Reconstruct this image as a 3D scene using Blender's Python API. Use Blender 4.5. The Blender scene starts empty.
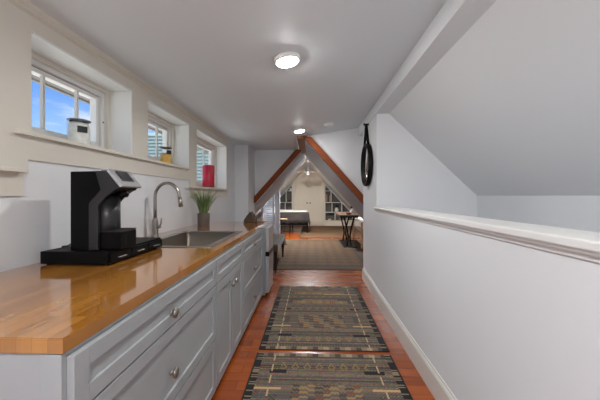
import bpy, bmesh, math, random
from mathutils import Vector, Matrix
random.seed(7)
C = bpy.context.scene.collection
PI = math.pi

# ------------------------------------------------------------------ materials
def new_mat(name):
    m = bpy.data.materials.new(name); m.use_nodes = True
    nt = m.node_tree
    return m, nt, nt.nodes['Principled BSDF']

def lin(c):
    return tuple(((v/12.92) if v <= .04045 else ((v+.055)/1.055)**2.4) for v in c)

def mat(name, rgb, rough=.5, metal=0., noise=0., nscale=8., bump=0., bscale=60., coat=0., trans=0., sheen=0., stretch=None):
    """rgb is sRGB 0-255"""
    m, nt, p = new_mat(name)
    c = lin([v/255 for v in rgb])
    p.inputs['Base Color'].default_value = (*c, 1)
    p.inputs['Roughness'].default_value = rough
    p.inputs['Metallic'].default_value = metal
    p.inputs['Coat Weight'].default_value = coat
    p.inputs['Coat Roughness'].default_value = .06
    p.inputs['Transmission Weight'].default_value = trans
    p.inputs['Sheen Weight'].default_value = sheen
    tc = nt.nodes.new('ShaderNodeTexCoord')
    vec = tc.outputs['Object']
    if stretch:
        mp = nt.nodes.new('ShaderNodeMapping'); mp.inputs['Scale'].default_value = stretch
        nt.links.new(vec, mp.inputs['Vector']); vec = mp.outputs['Vector']
    if noise > 0:
        n = nt.nodes.new('ShaderNodeTexNoise'); n.inputs['Scale'].default_value = nscale; n.inputs['Detail'].default_value = 5
        nt.links.new(vec, n.inputs['Vector'])
        r = nt.nodes.new('ShaderNodeMapRange'); r.inputs['To Min'].default_value = 1-noise; r.inputs['To Max'].default_value = 1+noise
        nt.links.new(n.outputs['Fac'], r.inputs['Value'])
        mx = nt.nodes.new('ShaderNodeVectorMath'); mx.operation = 'SCALE'
        mx.inputs[0].default_value = c
        nt.links.new(r.outputs['Result'], mx.inputs['Scale'])
        nt.links.new(mx.outputs['Vector'], p.inputs['Base Color'])
    if bump > 0:
        n = nt.nodes.new('ShaderNodeTexNoise'); n.inputs['Scale'].default_value = bscale; n.inputs['Detail'].default_value = 4
        nt.links.new(vec, n.inputs['Vector'])
        b = nt.nodes.new('ShaderNodeBump'); b.inputs['Strength'].default_value = bump; b.inputs['Distance'].default_value = .005
        nt.links.new(n.outputs['Fac'], b.inputs['Height']); nt.links.new(b.outputs['Normal'], p.inputs['Normal'])
    return m

def plank_mat(name, c1, c2, mortar, bw, rh, swap, rough, coat, seam, grain, fac_noise=.5, tone=None):
    """planks: texture x runs along world Y when swap, else along world X"""
    m, nt, p = new_mat(name); L = nt.links
    tc = nt.nodes.new('ShaderNodeTexCoord')
    sp = nt.nodes.new('ShaderNodeSeparateXYZ'); L.new(tc.outputs['Object'], sp.inputs[0])
    cb = nt.nodes.new('ShaderNodeCombineXYZ')
    L.new(sp.outputs['Y' if swap else 'X'], cb.inputs['X']); L.new(sp.outputs['X' if swap else 'Y'], cb.inputs['Y'])
    br = nt.nodes.new('ShaderNodeTexBrick')
    br.inputs['Scale'].default_value = 1; br.inputs['Brick Width'].default_value = bw; br.inputs['Row Height'].default_value = rh
    br.inputs['Mortar Size'].default_value = seam; br.inputs['Mortar Smooth'].default_value = .3; br.offset = .37; br.offset_frequency = 2
    br.inputs['Color1'].default_value = (*lin([v/255 for v in c1]), 1)
    br.inputs['Color2'].default_value = (*lin([v/255 for v in c2]), 1)
    br.inputs['Mortar'].default_value = (*lin([v/255 for v in mortar]), 1)
    L.new(cb.outputs[0], br.inputs['Vector'])
    mp = nt.nodes.new('ShaderNodeMapping'); mp.inputs['Scale'].default_value = grain
    L.new(cb.outputs[0], mp.inputs['Vector'])
    n = nt.nodes.new('ShaderNodeTexNoise'); n.inputs['Scale'].default_value = 1; n.inputs['Detail'].default_value = 6; n.inputs['Distortion'].default_value = .6
    L.new(mp.outputs[0], n.inputs['Vector'])
    r = nt.nodes.new('ShaderNodeMapRange'); r.inputs['To Min'].default_value = 1-fac_noise*.5; r.inputs['To Max'].default_value = 1+fac_noise*.5
    L.new(n.outputs['Fac'], r.inputs['Value'])
    mx = nt.nodes.new('ShaderNodeVectorMath'); mx.operation = 'SCALE'
    L.new(br.outputs['Color'], mx.inputs[0]); L.new(r.outputs['Result'], mx.inputs['Scale'])
    L.new(mx.outputs['Vector'], p.inputs['Base Color'])
    p.inputs['Roughness'].default_value = rough
    p.inputs['Coat Weight'].default_value = coat; p.inputs['Coat Roughness'].default_value = .08
    b = nt.nodes.new('ShaderNodeBump'); b.inputs['Strength'].default_value = .03; b.inputs['Distance'].default_value = .002
    L.new(n.outputs['Fac'], b.inputs['Height']); L.new(b.outputs['Normal'], p.inputs['Normal'])
    return m

def attr_mat(name, rough=.95):
    m, nt, p = new_mat(name); L = nt.links
    a = nt.nodes.new('ShaderNodeAttribute'); a.attribute_name = 'weave'
    tc = nt.nodes.new('ShaderNodeTexCoord')
    n = nt.nodes.new('ShaderNodeTexNoise'); n.inputs['Scale'].default_value = 260; n.inputs['Detail'].default_value = 2
    L.new(tc.outputs['Object'], n.inputs['Vector'])
    r = nt.nodes.new('ShaderNodeMapRange'); r.inputs['To Min'].default_value = .65; r.inputs['To Max'].default_value = 1.35
    L.new(n.outputs['Fac'], r.inputs['Value'])
    mx = nt.nodes.new('ShaderNodeVectorMath'); mx.operation = 'SCALE'
    L.new(a.outputs['Color'], mx.inputs[0]); L.new(r.outputs['Result'], mx.inputs['Scale'])
    L.new(mx.outputs['Vector'], p.inputs['Base Color'])
    p.inputs['Roughness'].default_value = rough
    b = nt.nodes.new('ShaderNodeBump'); b.inputs['Strength'].default_value = .4; b.inputs['Distance'].default_value = .003
    L.new(n.outputs['Fac'], b.inputs['Height']); L.new(b.outputs['Normal'], p.inputs['Normal'])
    return m

def emit_mat(name, rgb, s):
    m = bpy.data.materials.new(name); m.use_nodes = True; nt = m.node_tree
    for n in list(nt.nodes): nt.nodes.remove(n)
    e = nt.nodes.new('ShaderNodeEmission'); o = nt.nodes.new('ShaderNodeOutputMaterial')
    e.inputs['Color'].default_value = (*rgb, 1); e.inputs['Strength'].default_value = s
    nt.links.new(e.outputs[0], o.inputs['Surface']); return m

def glass_mat(name, tint=(1, 1, 1), refl=.08):
    m = bpy.data.materials.new(name); m.use_nodes = True; nt = m.node_tree
    for n in list(nt.nodes): nt.nodes.remove(n)
    t = nt.nodes.new('ShaderNodeBsdfTransparent'); t.inputs['Color'].default_value = (*tint, 1)
    g = nt.nodes.new('ShaderNodeBsdfGlossy'); g.inputs['Roughness'].default_value = .02
    lw = nt.nodes.new('ShaderNodeLayerWeight'); lw.inputs['Blend'].default_value = .5
    pw = nt.nodes.new('ShaderNodeMath'); pw.operation = 'POWER'; pw.inputs[1].default_value = 4; nt.links.new(lw.outputs['Facing'], pw.inputs[0])
    f = nt.nodes.new('ShaderNodeMath'); f.operation = 'MULTIPLY_ADD'; f.inputs[1].default_value = .45; f.inputs[2].default_value = .03; nt.links.new(pw.outputs[0], f.inputs[0])
    x = nt.nodes.new('ShaderNodeMixShader'); o = nt.nodes.new('ShaderNodeOutputMaterial')
    nt.links.new(f.outputs[0], x.inputs[0])
    nt.links.new(t.outputs[0], x.inputs[1]); nt.links.new(g.outputs[0], x.inputs[2]); nt.links.new(x.outputs[0], o.inputs['Surface'])
    return m

M = dict(
    wall=mat('wall_paint', (226, 228, 231), .6, bump=.03, bscale=120),
    ceil=mat('ceiling_paint', (222, 227, 232), .5, bump=.03, bscale=30),
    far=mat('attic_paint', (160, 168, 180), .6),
    cream=mat('cream_trim_paint', (216, 211, 200), .42),
    white=mat('white_gloss_paint', (232, 232, 230), .35),
    base=mat('baseboard_paint', (214, 212, 206), .4),
    cab=mat('cabinet_paint', (158, 161, 163), .42, bump=.02, bscale=200),
    toe=mat('toe_kick_paint', (110, 112, 114), .6),
    slab=mat('closet_paint', (226, 214, 194), .5),
    nickel=mat('brushed_nickel', (158, 152, 146), .28, 1, noise=.06, nscale=40),
    steel=mat('stainless_steel', (170, 168, 164), .3, 1, noise=.08, nscale=6, stretch=(1, 30, 1)),
    sinksteel=mat('sink_steel', (130, 122, 112), .34, 1, noise=.1, nscale=8, stretch=(20, 1, 20)),
    fridge=mat('fridge_steel', (190, 192, 195), .35, .75, noise=.05, nscale=20, stretch=(1, 1, 20)),
    fridgeside=mat('fridge_side', (150, 153, 157), .45, .3),
    black=mat('matte_black', (7, 7, 8), .5, bump=.05, bscale=300),
    gblack=mat('gloss_black', (4, 4, 5), .35),
    dgrey=mat('dark_grey_plastic', (24, 24, 26), .35),
    mgrey=mat('mid_grey_plastic', (36, 36, 38), .35, .1),
    silver=mat('silver_plastic', (205, 206, 208), .25, .7),
    screen=mat('dark_display', (38, 40, 44), .12, coat=.6),
    blackmetal=mat('black_metal', (22, 22, 23), .4, .5),
    leather=mat('black_leather', (20, 19, 19), .5, bump=.2, bscale=200),
    bronze=mat('bronze_frame', (44, 38, 34), .4, .6),
    mirror=mat('mirror_glass', (215, 215, 215), .02, 1),
    rafter=mat('stained_rafter_wood', (128, 60, 16), .75, noise=.35, nscale=3, stretch=(2, 2, 18), bump=.1),
    ridge=mat('weathered_ridge_wood', (138, 92, 62), .6, noise=.3, nscale=5, stretch=(20, 1, 5)),
    soil=mat('soil', (50, 40, 32), .95, noise=.3, nscale=60),
    pot=mat('brown_ceramic', (104, 94, 86), .6, noise=.18, nscale=40, bump=.3, bscale=60),
    grass=mat('grass_blade', (96, 122, 70), .5, noise=.35, nscale=12),
    grass2=mat('grass_blade_pale', (140, 148, 96), .5, noise=.2, nscale=12),
    candle=mat('crimson_wax', (190, 26, 58), .4, noise=.12, nscale=25, bump=.15, bscale=70, coat=.2),
    wick=mat('wick', (40, 34, 30), .9),
    dish=mat('brown_dish', (120, 84, 66), .4),
    shells=mat('pale_shells', (238, 238, 232), .5, noise=.25, nscale=40, bump=.6, bscale=50),
    pasta=mat('golden_pasta', (228, 180, 84), .5, noise=.4, nscale=50, bump=.8, bscale=60),
    lidg=mat('jar_lid_steel', (130, 134, 138), .35, .9),
    lidb=mat('jar_lid_brown', (112, 84, 78), .4, .5),
    label=mat('slate_tag', (30, 36, 42), .5),
    taupe=mat('taupe_upholstery', (82, 70, 61), .9, noise=.15, nscale=30, bump=.3, bscale=250, sheen=.3),
    dwood=mat('dark_wood', (30, 24, 22), .4),
    twood=mat('weathered_tabletop_wood', (92, 72, 54), .45, noise=.2, nscale=4, stretch=(12, 1, 1)),
    lwood=mat('light_wood', (196, 160, 120), .5, noise=.15, nscale=6),
    sheet=mat('white_linen', (226, 222, 214), .9, bump=.3, bscale=20),
    blanket=mat('grey_blanket', (74, 67, 63), .95, noise=.15, nscale=10, bump=.5, bscale=25, sheen=.2),
    wicker=mat('brown_wicker', (82, 66, 54), .8, noise=.5, nscale=50, bump=1., bscale=70),
    shelfback=mat('bookcase_back', (104, 98, 90), .8, noise=.1),
    mustard=mat('mustard_cloth', (176, 138, 60), .9, noise=.15),
    leaf=mat('dark_leaf', (36, 44, 34), .5),
    red=mat('red_glaze', (150, 54, 44), .35),
    pink=mat('pink_glaze', (190, 150, 140), .4),
    book1=mat('book_tan', (176, 152, 118), .7), book2=mat('book_grey', (110, 112, 116), .7), book3=mat('book_brown', (92, 62, 44), .7),
    louver=mat('louver_paint', (196, 204, 214), .5),
    siding=mat('clapboard_paint', (112, 132, 132), .7, noise=.1, nscale=3),
    shingle=mat('roof_shingle', (92, 96, 98), .9, noise=.3, nscale=20),
    soffit=mat('soffit_boards', (146, 144, 138), .8, noise=.25, nscale=14),
    bark=mat('pale_bark', (128, 120, 112), .9),
    ground=mat('ground', (176, 178, 172), .95, noise=.2, nscale=2),
    pane=glass_mat('window_glass'),
    jarglass=glass_mat('jar_glass', (.96, .97, .97)),
    lamp=emit_mat('lamp_diffuser', (1, .985, .96), 200.),
    lamp2=emit_mat('lamp_diffuser_dim', (1, .985, .96), 90.),
    fill_back=emit_mat('back_fill_diffuser', (1, .985, .96), 560.),  # for the extra light added behind the viewer
    globe=emit_mat('fan_globe', (1, .97, .92), .7),
    fill_far=emit_mat('far_fill_diffuser', (.97, .985, 1), 1900.),  # for the added light out of view under the far ridge
    fill_hidden=emit_mat('hidden_fill_globe', (1, .97, .93), 130.),  # for the invented lamp that brightens the far slopes
    butcher=plank_mat('butcher_block', (180, 122, 52), (152, 98, 36), (124, 74, 26), .83, .041, True, .1, .9, .0005, (4, 60, 1), .38),
    floor=plank_mat('oiled_pine_floor', (152, 74, 22), (122, 54, 14), (84, 38, 10), 1.35, .094, False, .26, .15, .0014, (3, 46, 1), .5),
    weave=attr_mat('rug_weave'),
)

for k in ('black', 'gblack', 'dgrey', 'leather', 'blackmetal'): M[k].node_tree.nodes['Principled BSDF'].inputs['Specular IOR Level'].default_value = .14
# ------------------------------------------------------------------ geometry helpers
OFF = {}
def B(): return bmesh.new()

def box(bm, x0, x1, y0, y1, z0, z1, bev=0.):
    if x0 > x1: x0, x1 = x1, x0
    if y0 > y1: y0, y1 = y1, y0
    if z0 > z1: z0, z1 = z1, z0
    vs = [bm.verts.new((x, y, z)) for x in (x0, x1) for y in (y0, y1) for z in (z0, z1)]
    F = [(0, 1, 3, 2), (4, 6, 7, 5), (0, 4, 5, 1), (2, 3, 7, 6), (0, 2, 6, 4), (1, 5, 7, 3)]
    fs = [bm.faces.new([vs[i] for i in f]) for f in F]
    if bev > 0:
        es = list({e for f in fs for e in f.edges})
        bmesh.ops.bevel(bm, geom=es, offset=bev, segments=2, affect='EDGES', profile=.6)
    return vs

def prism(bm, pts, axis, a, b, bev=0.):
    """pts 2D; axis 'y': pts=(x,z); 'x': pts=(y,z); 'z': pts=(x,y)"""
    def mk(p, t):
        return {'y': (p[0], t, p[1]), 'x': (t, p[0], p[1]), 'z': (p[0], p[1], t)}[axis]
    A = [bm.verts.new(mk(p, a)) for p in pts]; Bv = [bm.verts.new(mk(p, b)) for p in pts]
    n = len(pts); fs = [bm.faces.new(A), bm.faces.new(Bv[::-1])]
    for i in range(n):
        fs.append(bm.faces.new([A[i], Bv[i], Bv[(i+1) % n], A[(i+1) % n]]))
    bmesh.ops.recalc_face_normals(bm, faces=fs)
    if bev > 0:
        es = list({e for f in fs for e in f.edges})
        bmesh.ops.bevel(bm, geom=es, offset=bev, segments=2, affect='EDGES', profile=.6)

def cyl(bm, p0, p1, r0, r1=None, seg=20, cap=True):
    if r1 is None: r1 = r0
    p0, p1 = Vector(p0), Vector(p1); d = (p1-p0).normalized()
    u = d.orthogonal().normalized(); v = d.cross(u)
    a = []; b = []
    for i in range(seg):
        t = 2*PI*i/seg; w = u*math.cos(t)+v*math.sin(t)
        a.append(bm.verts.new(p0+w*r0)); b.append(bm.verts.new(p1+w*r1))
    for i in range(seg):
        f = bm.faces.new([a[i], a[(i+1) % seg], b[(i+1) % seg], b[i]]); f.smooth = True
    if cap: bm.faces.new(a[::-1]); bm.faces.new(b)

def tube(bm, pts, r, seg=12, cap=True):
    pts = [Vector(p) for p in pts]; rings = []
    rs = r if isinstance(r, (list, tuple)) else [r]*len(pts)
    u = None
    for i, p in enumerate(pts):
        d = (pts[min(i+1, len(pts)-1)]-pts[max(i-1, 0)]).normalized()
        if u is None: u = d.orthogonal().normalized()
        u = (u-d*u.dot(d)).normalized(); v = d.cross(u)
        rings.append([bm.verts.new(p+(u*math.cos(2*PI*k/seg)+v*math.sin(2*PI*k/seg))*rs[i]) for k in range(seg)])
    for a, b in zip(rings, rings[1:]):
        for k in range(seg):
            f = bm.faces.new([a[k], a[(k+1) % seg], b[(k+1) % seg], b[k]]); f.smooth = True
    if cap: bm.faces.new(rings[0][::-1]); bm.faces.new(rings[-1])

def lathe(bm, c, prof, seg=32, axis='z', close=False):
    """prof list of (r, h) from c along axis"""
    c = Vector(c); rings = []
    for r, h in prof:
        ring = []
        for k in range(seg if r > 1e-6 else 1):
            t = 2*PI*k/seg; a, b = r*math.cos(t), r*math.sin(t)
            o = {'z': (a, b, h), 'x': (h, a, b), 'y': (b, h, a)}[axis]
            ring.append(bm.verts.new(c+Vector(o)))
        rings.append(ring)
    if close: rings.append(rings[0])
    for a, b in zip(rings, rings[1:]):
        if len(a) == 1 and len(b) == 1: continue
        for k in range(seg):
            if len(a) == 1: vs = [a[0], b[(k+1) % seg], b[k]]
            elif len(b) == 1: vs = [a[k], a[(k+1) % seg], b[0]]
            else: vs = [a[k], a[(k+1) % seg], b[(k+1) % seg], b[k]]
            f = bm.faces.new(vs); f.smooth = True
    bmesh.ops.recalc_face_normals(bm, faces=bm.faces[:])

def obj(name, bm, m, parent=None, loc=None):
    """world-coordinate bmesh -> object; parts are stored relative to their thing"""
    off = Vector(loc) if loc is not None else (OFF[parent.name] if parent else Vector((0, 0, 0)))
    for v in bm.verts: v.co -= off
    me = bpy.data.meshes.new(name); bm.to_mesh(me); bm.free()
    o = bpy.data.objects.new(name, me); C.objects.link(o)
    if m is not None: me.materials.append(m)
    if parent: o.parent = parent
    else: o.location = off
    OFF[o.name] = off
    return o

def tag(o, label, cat, group=None):
    o['label'] = label; o['category'] = cat
    if group: o['group'] = group
    return o

def thing(name, label, cat, loc, group=None):
    o = bpy.data.objects.new(name, None); C.objects.link(o); o.location = loc; o.empty_display_size = .1
    OFF[o.name] = Vector(loc)
    return tag(o, label, cat, group)

def struct(name, bm, m, parent=None):
    o = obj(name, bm, m, parent)
    if not parent: o['kind'] = 'structure'
    return o

def copy_tree(o, parent=None):
    c = o.copy(); C.objects.link(c); c.parent = parent
    OFF[c.name] = OFF[o.name].copy()
    for ch in list(o.children): copy_tree(ch, c)
    return c

CT = .915          # counter height
XL = -1.44         # left wall plane
XR = .79           # right half-wall plane
ZC = 2.24          # low ceiling
def slope(x):
    if x < -.75: return ZC
    if x < .25: return ZC + .165*(x+.75)**2/2
    return ZC + .165*(.5+(x-.25))

# ------------------------------------------------------------------ setting
YB = -1.7
b = B(); box(b, -2.6, .86, YB, 13, -.12, 0); box(b, .86, 2.6, 4.6, 13, -.12, 0)
struct('floor', b, M['floor'])

# corridor ceiling: flat on the left, rising to the right
b = B()
prism(b, [(-1.47, ZC)]+[(-.75+k*.025, slope(-.75+k*.025)) for k in range(41)]+[(.98, slope(.98)), (.98, slope(.98)+.1), (-1.47, ZC+.25)], 'y', YB, 4.87)

prism(b, [(-1.47, ZC)]+[(-.75+k*.025, slope(-.75+k*.025)) for k in range(20)]+[(-.25, ZC+.3), (-1.47, ZC+.3)], 'y', 4.87, 6.1)
struct('ceiling', b, M['ceil'])

# left wall with four window openings
OPEN = [(.35, 1.2, 1.40, 2.115), (1.44, 2.27, 1.597, 2.115), (2.51, 3.36, 1.597, 2.115), (3.6, 4.865, 1.39, 2.115)]
b = B()
X0, X1 = -1.74, -1.45
ys = YB
for (y0, y1, z0, z1) in OPEN:
    box(b, X0, X1, ys, y0, -.1, ZC+.3)
    box(b, X0, X1, y0, y1, -.1, z0-.02); box(b, X0, X1, y0, y1, z1, ZC+.3)
    ys = y1
box(b, X0, X1, ys, 5.46, -.1, ZC+.3)
struct('wall_left', b, M['wall'])
# cream window surround: boards standing proud of the wall
b = B()
xa, xb = -1.455, -1.438
for (y0, y1, z0, z1) in [(.1, .35, 1.39, 2.2), (1.2, 1.42, 1.39, 2.2), (1.42, 1.44, 1.455, 2.2), (2.27, 2.51, 1.574, 2.2), (3.36, 3.40, 1.455, 2.2), (3.40, 3.6, 1.36, 2.2), (4.865, 4.99, 1.36, 2.2)]:
    box(b, xa, xb, y0, y1, z0, z1)
for (y0, y1, z0, z1) in OPEN: box(b, xa, xb, y0, y1, z1, 2.2)
box(b, xa, xb, .13, 1.40, 1.27, 1.39)                 # aprons
box(b, xa, xb, 1.44, 3.36, 1.455, 1.574)
box(b, xa, xb, 3.40, 4.95, 1.25, 1.36)
struct('trim_1', b, M['cream'])
b = B()                                               # crown mould under the ceiling
prism(b, [(-1.45, 2.24), (-1.405, 2.24), (-1.41, 2.225), (-1.422, 2.215), (-1.42, 2.205), (-1.432, 2.198), (-1.45, 2.19)], 'y', YB, 4.99)
struct('trim_2', b, M['cream'])
b = B()                                               # stools
box(b, -1.60, -1.395, .08, 1.385, 1.385, 1.405, .004)
box(b, -1.60, -1.408, 1.352, 3.34, 1.574, 1.597, .004)
box(b, -1.60, -1.395, 3.31, 4.86, 1.365, 1.39, .004)
struct('trim_3', b, M['cream'])
b = B()                                               # narrow white bead round each opening
for (y0, y1, z0, z1) in OPEN:
    w = .012
    box(b, -1.60, -1.441, y0, y0+.002, z0, z1); box(b, -1.60, -1.43, y1-w, y1, z0, z1); box(b, -1.60, -1.43, y0, y1, z1-w, z1)
struct('trim_4', b, M['white'])

def window(n, y0, y1, z0, z1, munt):
    b = B(); w = .03
    y0 += .012; y1 -= .012; z1 -= .012
    def ring(bb, xa, xb, p, q, r, s, w):
        box(bb, xa, xb, p, p+w, r, s); box(bb, xa, xb, q-w, q, r, s); box(bb, xa, xb, p+w, q-w, s-w, s); box(bb, xa, xb, p+w, q-w, r, r+w)
    ring(b, -1.72, -1.60, y0, y1, z0, z1, w)
    o = struct('window_%d' % n, b, M['cream'])
    b = B(); ring(b, -1.715, -1.63, y0+w, y1-w, z0+w, z1-w, .028); obj('window_frame', b, M['white'], o)
    b = B(); q = w+.028
    ring(b, -1.69, -1.655, y0+q, y1-q, z0+q, z1-q, .005); obj('gasket', b, M['toe'], o)
    b = B(); q += .006
    ring(b, -1.70, -1.65, y0+q, y1-q, z0+q-.004, z1-q+.0, .026)
    obj('sash', b, M['white'], o)
    b = B()
    for y in munt: box(b, -1.672, -1.652, y-.008, y+.008, z0+q+.02, z1-q-.02)
    obj('muntin', b, M['base'], o)
    b = B(); box(b, -1.681, -1.677, y0+q+.01, y1-q-.01, z0+q+.01, z1-q-.01); obj('pane', b, M['pane'], o)
    b = B(); cyl(b, (-1.632, y1-w-.014, z0+.25), (-1.626, y1-w-.014, z0+.25), .006, seg=10); obj('screw', b, M['dgrey'], o)
window(1, *OPEN[0], (.66, .9))
window(2, *OPEN[1], (1.735, 1.995))
window(3, *OPEN[2], (2.80, 3.065))
window(4, *OPEN[3], (4.02, 4.42))

# jog, cross wall carrying the left rafter
b = B(); box(b, -1.74, -1.19, 5.46, 6.1, -.05, ZC+.1); struct('wall_corner', b, M['wall'])
YL, YR = 6.1, 4.87                       # planes of the left and right rafters
CX = -.15
def ra(z): return CX + (2.27-z)/1.12     # right inner slope x at height z
def la(z): return CX - (2.27-z)/1.12
b = B()   # wall above the left slope, seen from the corridor
prism(b, [(la(.9), .9), (la(2.24), 2.24), (la(2.24), 2.6), (-1.74, 2.6), (-1.74, -.05), (-1.5, -.05), (-1.5, .9)], 'y', YL, YL+.08)
struct('wall_far_left', b, M['wall'])
b = B()
prism(b, [(ra(.3), .3), (ra(.3), 0), (2.4, 0), (2.4, 2.9), (.03, 2.9), (.03, ra(2.24) and 2.1)], 'y', YR, YR+.08)
struct('wall_far_right', b, M['wall'])
# attic slopes: inner (grey) and outer room
def slab_pts(cx, zt, k, s, zlo, th):
    x = lambda z: cx + s*(zt-z)/k
    return [(x(zt), zt), (x(zlo), zlo), (x(zlo)+s*th, zlo), (x(zt)+s*.02, zt+th*k)]
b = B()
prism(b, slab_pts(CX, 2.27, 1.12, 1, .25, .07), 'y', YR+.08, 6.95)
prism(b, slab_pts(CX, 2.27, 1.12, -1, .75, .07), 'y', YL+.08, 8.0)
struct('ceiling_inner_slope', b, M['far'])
b = B()
prism(b, slab_pts(-.11, 2.57, 1.06, 1, .3, .1), 'y', YR+.08, 12.8)
prism(b, slab_pts(-.11, 2.57, 1.06, -1, .3, .1), 'y', YL+.08, 12.8)
struct('ceiling_outer_slope', b, M['white'])
b = B(); box(b, 2.02, 2.12, YR+.08, 12.8, -.05, .5); struct('wall_knee_right', b, M['white'])
b = B(); box(b, -2.35, -2.25, YL+.08, 12.8, -.05, .5); struct('wall_knee_left', b, M['white'])
b = B(); prism(b, [(-2.3, 0), (2.1, 0), (2.1, .3), (-.11, 2.7), (-2.3, .3)], 'y', 12.72, 12.82); struct('wall_far', b, M['white'])
b = B(); prism(b, [(-1.0, 0), (-.855, 0), (-.855, 1.48), (-1.0, 1.32)], 'y', 7.92, 8.0); struct('wall_partition', b, M['louver'])
# rafters and ridge beam
def rafter(s, y, zlo, n):
    # board along the slope: depth .13 perpendicular-ish measured horizontally
    f = (lambda z, o: CX + s*((2.27-z)/1.12 + o))
    b = B()
    if s > 0: pts = [(f(2.25, 0)+.0, 2.25), (f(zlo, 0), zlo), (f(zlo, .13), zlo), (f(2.25, .13), 2.25)]
    else: pts = [(f(2.235, 0), 2.235), (f(zlo, 0), zlo), (f(zlo, .135), zlo), (f(2.235, .135), 2.235)]
    prism(b, pts, 'y', y-.09, y+.0)
    return struct('trim_%d' % n, b, M['rafter'])
rafter(1, YR, 1.0, 5)
rafter(-1, YL, 1.12, 6)
b = B(); box(b, CX-.085, CX+.075, YR-.09, YL+.3, 2.225, 2.40); struct('trim_7', b, M['ridge'])

# right side: stub wall, half wall with cap, stairwell
b = B(); box(b, XR+.01, XR+.17, 3.57, 4.47, -2.2, 2.6); box(b, XR+.14, XR+.20, 4.47, YR-.001, -.1, 2.6); box(b, XR+.17, 2.5, 3.57, 3.67, -2.2, 2.6)
struct('wall_right', b, M['wall'])
b = B(); box(b, XR, XR+.13, YB, 3.57, -2.2, 1.10); struct('wall_half', b, M['wall'])
b = B()
box(b, .763, .97, YB+.02, 3.57, 1.118, 1.148, .006)
prism(b, [(.79, 1.118), (.768, 1.118), (.772, 1.108), (.782, 1.10), (.784, 1.088), (.79, 1.083)], 'y', YB+.02, 3.57)
struct('trim_8', b, M['white'])
b = B(); box(b, XR, .95, YB, 3.57, 2.272, 2.60); box(b, XR, XR+.02, 3.57, 4.47, 2.272, 2.60); box(b, XR, XR+.14, 4.47, YR-.001, 2.272, 2.60); struct('trim_9', b, M['wall'])      # header beam
b = B(); prism(b, [(.95, 2.272), (2.0, 1.272), (2.1, 1.272), (2.1, 1.38), (.95, 2.5)], 'y', YB, 3.57); struct('ceiling_stair_slope', b, M['wall'])
b = B(); box(b, 2.0, 2.1, YB, 3.57, -2.2, 1.272); struct('wall_knee', b, M['wall'])
b = B(); box(b, .8, 2.1, YB, 3.6, -2.3, -2.2); struct('floor_stairwell', b, M['floor'])
b = B(); box(b, -1.75, -1.2, YB-.1, YB, -2.3, 2.7); box(b, .6, 2.2, YB-.1, YB, -2.3, 2.7); box(b, -1.2, .6, YB-.1, YB, -2.3, .5); box(b, -1.2, .6, YB-.1, YB, 2.15, 2.7)
struct('wall_back', b, M['wall'])
b = B()
for (p, q, r, w_) in ((-1.2, -1.14, .5, 2.15), (.54, .6, .5, 2.15), (-1.14, .54, .5, .56), (-1.14, .54, 2.09, 2.15), (-.33, -.27, .56, 2.09)): box(b, p, q, YB-.1, YB+.01, r, w_)
o = struct('window_5', b, M['white'])  # window added behind the camera to let in soft sky light
b = B(); box(b, -1.14, .54, YB-.06, YB-.055, .56, 2.09); obj('pane', b, M['pane'], o)
def baseboard(name, pts_yz, y0, y1, x, s):
    b = B()
    prism(b, [(x, 0), (x-s*.016, 0), (x-s*.016, .135), (x-s*.011, .15), (x-s*.006, .155), (x-s*.005, .168), (x, .17)], 'y', y0, y1)
    struct(name, b, M['base'])
baseboard('baseboard_right', None, YB, 3.57, XR, 1)
baseboard('baseboard_stub', None, 3.57, 4.48, XR+.01, 1)
baseboard('baseboard_left', None, 4.1, 5.46, -1.45, -1)

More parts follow.
